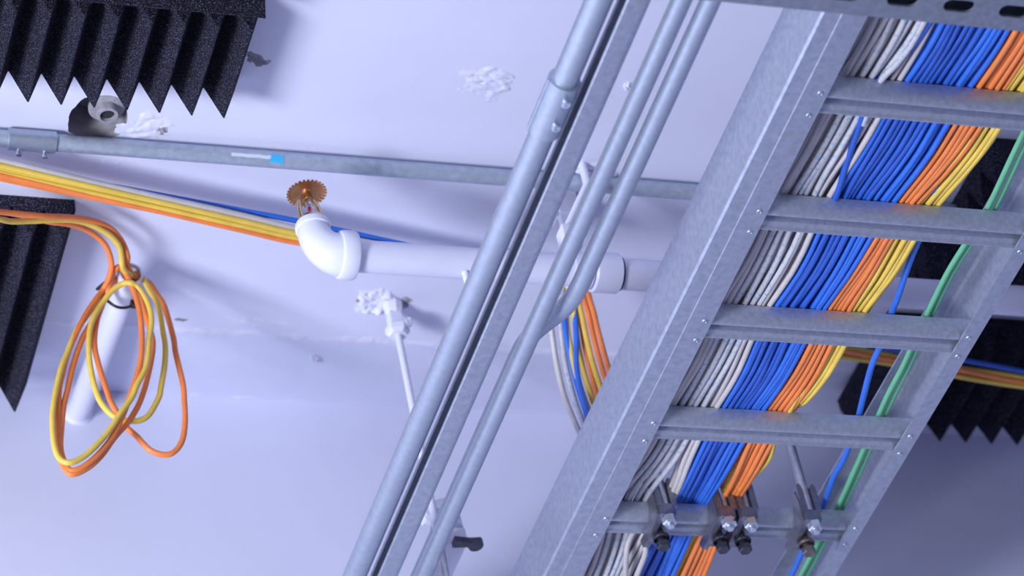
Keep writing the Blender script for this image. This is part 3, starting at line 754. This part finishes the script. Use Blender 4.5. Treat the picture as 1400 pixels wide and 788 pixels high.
CXS = [clamp(909, 'rod clamp leftmost on the rung, between the white and blue cables'),
       clamp(992, 'rod clamp left of the orange cables, nearly touching its twin'),
       clamp(1023, 'rod clamp right of the orange cables, next to its twin'),
       clamp(1112, 'rod clamp standing alone near the green cables with a long bare rod', 'brownbolt', CE-(HL-0.008))]

# ------------------------------------------------------------------ cables lying on the ladder
ZC = HL + 0.0026 + 0.019 + 0.0032
# (row px, [left edge of white, white|blue, blue|orange, orange|yellow, right edge of yellow]) read off the photograph
rows = [(60, [1176,1262,1372,1372,1412,1412,1440]), (130, [1140,1228,1325,1325,1368,1368,1400]), (200, [1092,1172,1286,1286,1322,1322,1352]), (277, [1058,1132,1225,1225,1250,1250,1282]), (345, [1018,1104,1183,1183,1206,1206,1248]),
        (420, [980,1055,1130,1130,1162,1162,1188]), (500, [942,1014,1088,1088,1124,1124,1141]), (555, [908,988,1052,1052,1087,1082,1098]), (630, [872,940,998,1000,1040,1000,1036]), (690, [835,905,968,976,1008,968,1000]), (760, [800,872,928,938,972,925,950])]
table = []
for row, xs in rows:
    pts = [onz(x, row, ZC) for x in xs]
    table.append((pts[2].y, [p.x for p in pts]))
def widen(v):
    # bands as (left, right) pairs: white, blue, orange, yellow
    return [v[0], v[1], v[1], v[2], v[3], v[4], v[5], v[6]]
table = [(y, widen(v)) for y, v in table]
table = [(1.0, table[0][1]), (table[0][0]-0.05, table[0][1])] + table + [(YF+0.2, table[-1][1])]
def lane(y, b, t):
    # averaged over a short stretch so the lanes bend gently
    return sum(lane0(y+d, b, t) for d in (-0.06, -0.03, 0, 0.03, 0.06))/5
def lane0(y, b, t):
    for k in range(len(table)-1):
        if table[k][0] <= y <= table[k+1][0] or k == len(table)-2:
            u = (y-table[k][0])/(table[k+1][0]-table[k][0]); u = max(0, min(1, u))
            L = lerp(table[k][1][2*b], table[k+1][1][2*b], u) if b else lerp(table[k][1][0], table[k+1][1][0], u)
            R = lerp(table[k][1][2*b+1], table[k+1][1][2*b+1], u)
            return lerp(L, R, t)
LC = 0.0029
ys = [1.35 + (YF-0.012-1.35)*k/84 for k in range(85)]
def ladder_cable(b, t, layer, m, label, group, seed, amp=0.0022):
    c1_, c2_, c3_ = CXS[:3]
    if b == 0: x5 = lerp(LX0-0.010, c1_-0.012, t/0.75) if t < 0.75 else lerp(c1_+0.012, c1_+0.019, (t-0.75)*4)
    elif b == 1: x5 = lerp(c1_+0.018, c2_-0.010, t)
    else: x5 = lerp(c2_+0.003, c3_-0.003, t)
    pts = []
    for y in ys:
        x = lane(y, b, t)
        x += amp*(noise.noise(Vector((y*3.6, seed, 1)))*3.0 + 1.1*noise.noise(Vector((y*9, seed, 2))))
        z = ZC + layer*0.0052 + 0.0036*abs(noise.noise(Vector((y*5, seed, 3)))) + (0.006 if b == 3 and y > 2.2 else 0)
        # sags a little between rungs
        ph = ((y-RY[4])/0.1541) % 1.0
        z -= 0.0042*math.sin(math.pi*ph)**2 if layer < 1 else 0.0030*math.sin(math.pi*ph)**2
        if y > YR5: z -= 0.010*min(1, (y-YR5)/0.12)**2
        g = math.exp(-((y-YR5+0.020)/0.060)**2)
        x = lerp(x, lerp(x, x5, 0.85), g)
        if x < LX0-0.019: x = LX0-0.019
        pts.append((x, y, z))
    o = MB().tube(pts, LC, 8).build('ladder_cable', M[m], smooth=70)
    return tag(o, label, 'cable', group)
bands = [
 (0, 8, 'white', 'thin grey white cable lying deeper in the white band behind the front layer', 'white cables on the ladder'),
 (1, 11, 'blue', 'thin blue cable lying deeper in the wide blue band behind the front layer', 'blue cables on the ladder'),
 (2, 5, 'orange', 'thin orange cable lying deeper in the orange band behind the front layer', 'orange cables on the ladder'),
 (3, 4, 'yellow', 'thin yellow cable lying deeper in the yellow band behind the front layer', 'yellow cables on the ladder')]
sd = 0
ORD = ['first', 'second', 'third', 'fourth', 'fifth', 'sixth', 'seventh', 'eighth', 'ninth', 'tenth', 'eleventh', 'twelfth']
front = {}
for b, n, m, lab, grp in bands:
    for layer in range(3):
        for k in range(n):
            sd += 1.37
            t = (k+0.5+(0.5 if layer == 1 else 0) + random.uniform(-0.25, 0.25))/(n)
            t = min(0.98, max(0.02, t))
            mm = m; l2, g2 = lab, grp
            if m == 'blue' and random.random() < 0.35: mm = 'blue2'
            if m == 'white' and random.random() < 0.38:
                mm = 'whiteb'; l2 = 'white cable with small blue marks lying deeper in the white band on the ladder'; g2 = 'blue marked white cables on the ladder'
            o = ladder_cable(b, t, layer + random.uniform(-0.15, 0.15), mm, l2, g2, sd, 0.0024 if b < 2 else 0.0014)
            if layer == 0:
                i0 = min(range(len(ys)), key=lambda i: abs(ys[i]-RY[6]))
                xr = sum((o.data.vertices[i0*8+q].co.x for q in range(8)))/8 + o.location.x
                front.setdefault(b, []).append((xr, o, mm))
words = {0: 'grey white', 1: 'blue', 2: 'orange', 3: 'yellow'}
for b, lst in front.items():
    lst.sort(key=lambda e: e[0])
    for i, (xr, o, mm) in enumerate(lst):
        w = 'blue-marked white' if mm == 'whiteb' else words[b]
        bd = 'white' if b == 0 else words[b]
        o['label'] = f'{w} cable, {ORD[i]} from the left in the front layer of the {bd} band'
        o['group'] = f'front cables of the {bd} band on the ladder'
def free_cable(pix, m, label, z=ZC, group=None, r=0.0031):
    cable('ladder_cable', [onz(a, b, z) for a, b in pix], m, label, group, r, 8)
free_cable([(1330,110),(1295,200),(1272,280),(1255,330),(1243,360),(1228,405),(1216,436),(1206,468),(1192,500),(1180,545),(1171,580),(1155,625),(1140,652),(1126,690),(1108,730),(1088,775),(1060,830)], 'blue2', 'single blue cable strayed from the bundle, hanging free beside the green pair', ZC+0.002)
free_cable([(1480,20),(1425,130),(1388,205),(1350,285),(1322,330),(1296,372),(1272,420),(1252,462),(1236,498),(1214,540),(1196,580),(1170,640),(1147,690),(1120,740),(1093,790),(1060,850)], 'green', 'left of two light green cables lying along the right rail', ZC+0.001, r=0.0027)
free_cable([(1488,20),(1433,130),(1398,205),(1360,285),(1328,333),(1303,372),(1277,424),(1259,464),(1243,500),(1222,542),(1204,580),(1179,638),(1154,690),(1127,742),(1101,790),(1070,850)], 'green', 'right of two light green cables lying along the right rail', ZC+0.004, r=0.0027)
free_cable([(1092,540),(1074,572),(1060,594),(1057,610),(1052,626),(1040,642),(1024,656),(1010,668)], 'yellow', 'yellow cable bulging out in a small loop below the fourth rung', ZC-0.002, r=0.0027)
free_cable([(1275,25),(1250,60),(1228,85),(1208,105),(1190,125),(1176,170),(1160,215),(1148,255),(1132,300)], 'blue', 'blue cable wandering over the white band near the top rung', ZC-0.004)
free_cable([(1290,-20),(1266,25),(1245,62),(1225,88),(1206,108),(1195,130),(1180,170)], 'whiteb', 'white cable with blue marks slanting between white and blue bands', ZC-0.005)
def bowed(pix, label):
    zs = [ZC+0.004, ZC+0.003, ZC-0.008, ZC-0.017, ZC-0.020, ZC-0.020]
    cable('ladder_cable', [onz(a, b, z) for (a, b), z in zip(pix, zs)], 'white', label, None, 0.0030, 8)
bowed([(894,680),(878,705),(860,740),(856,762),(855,790),(850,830)], 'pale cable bowing outward below the last rung, nearer the rail')
bowed([(914,680),(899,705),(884,740),(882,758),(872,784),(858,820)], 'pale cable bowing outward below the last rung, nearer the blue cables')
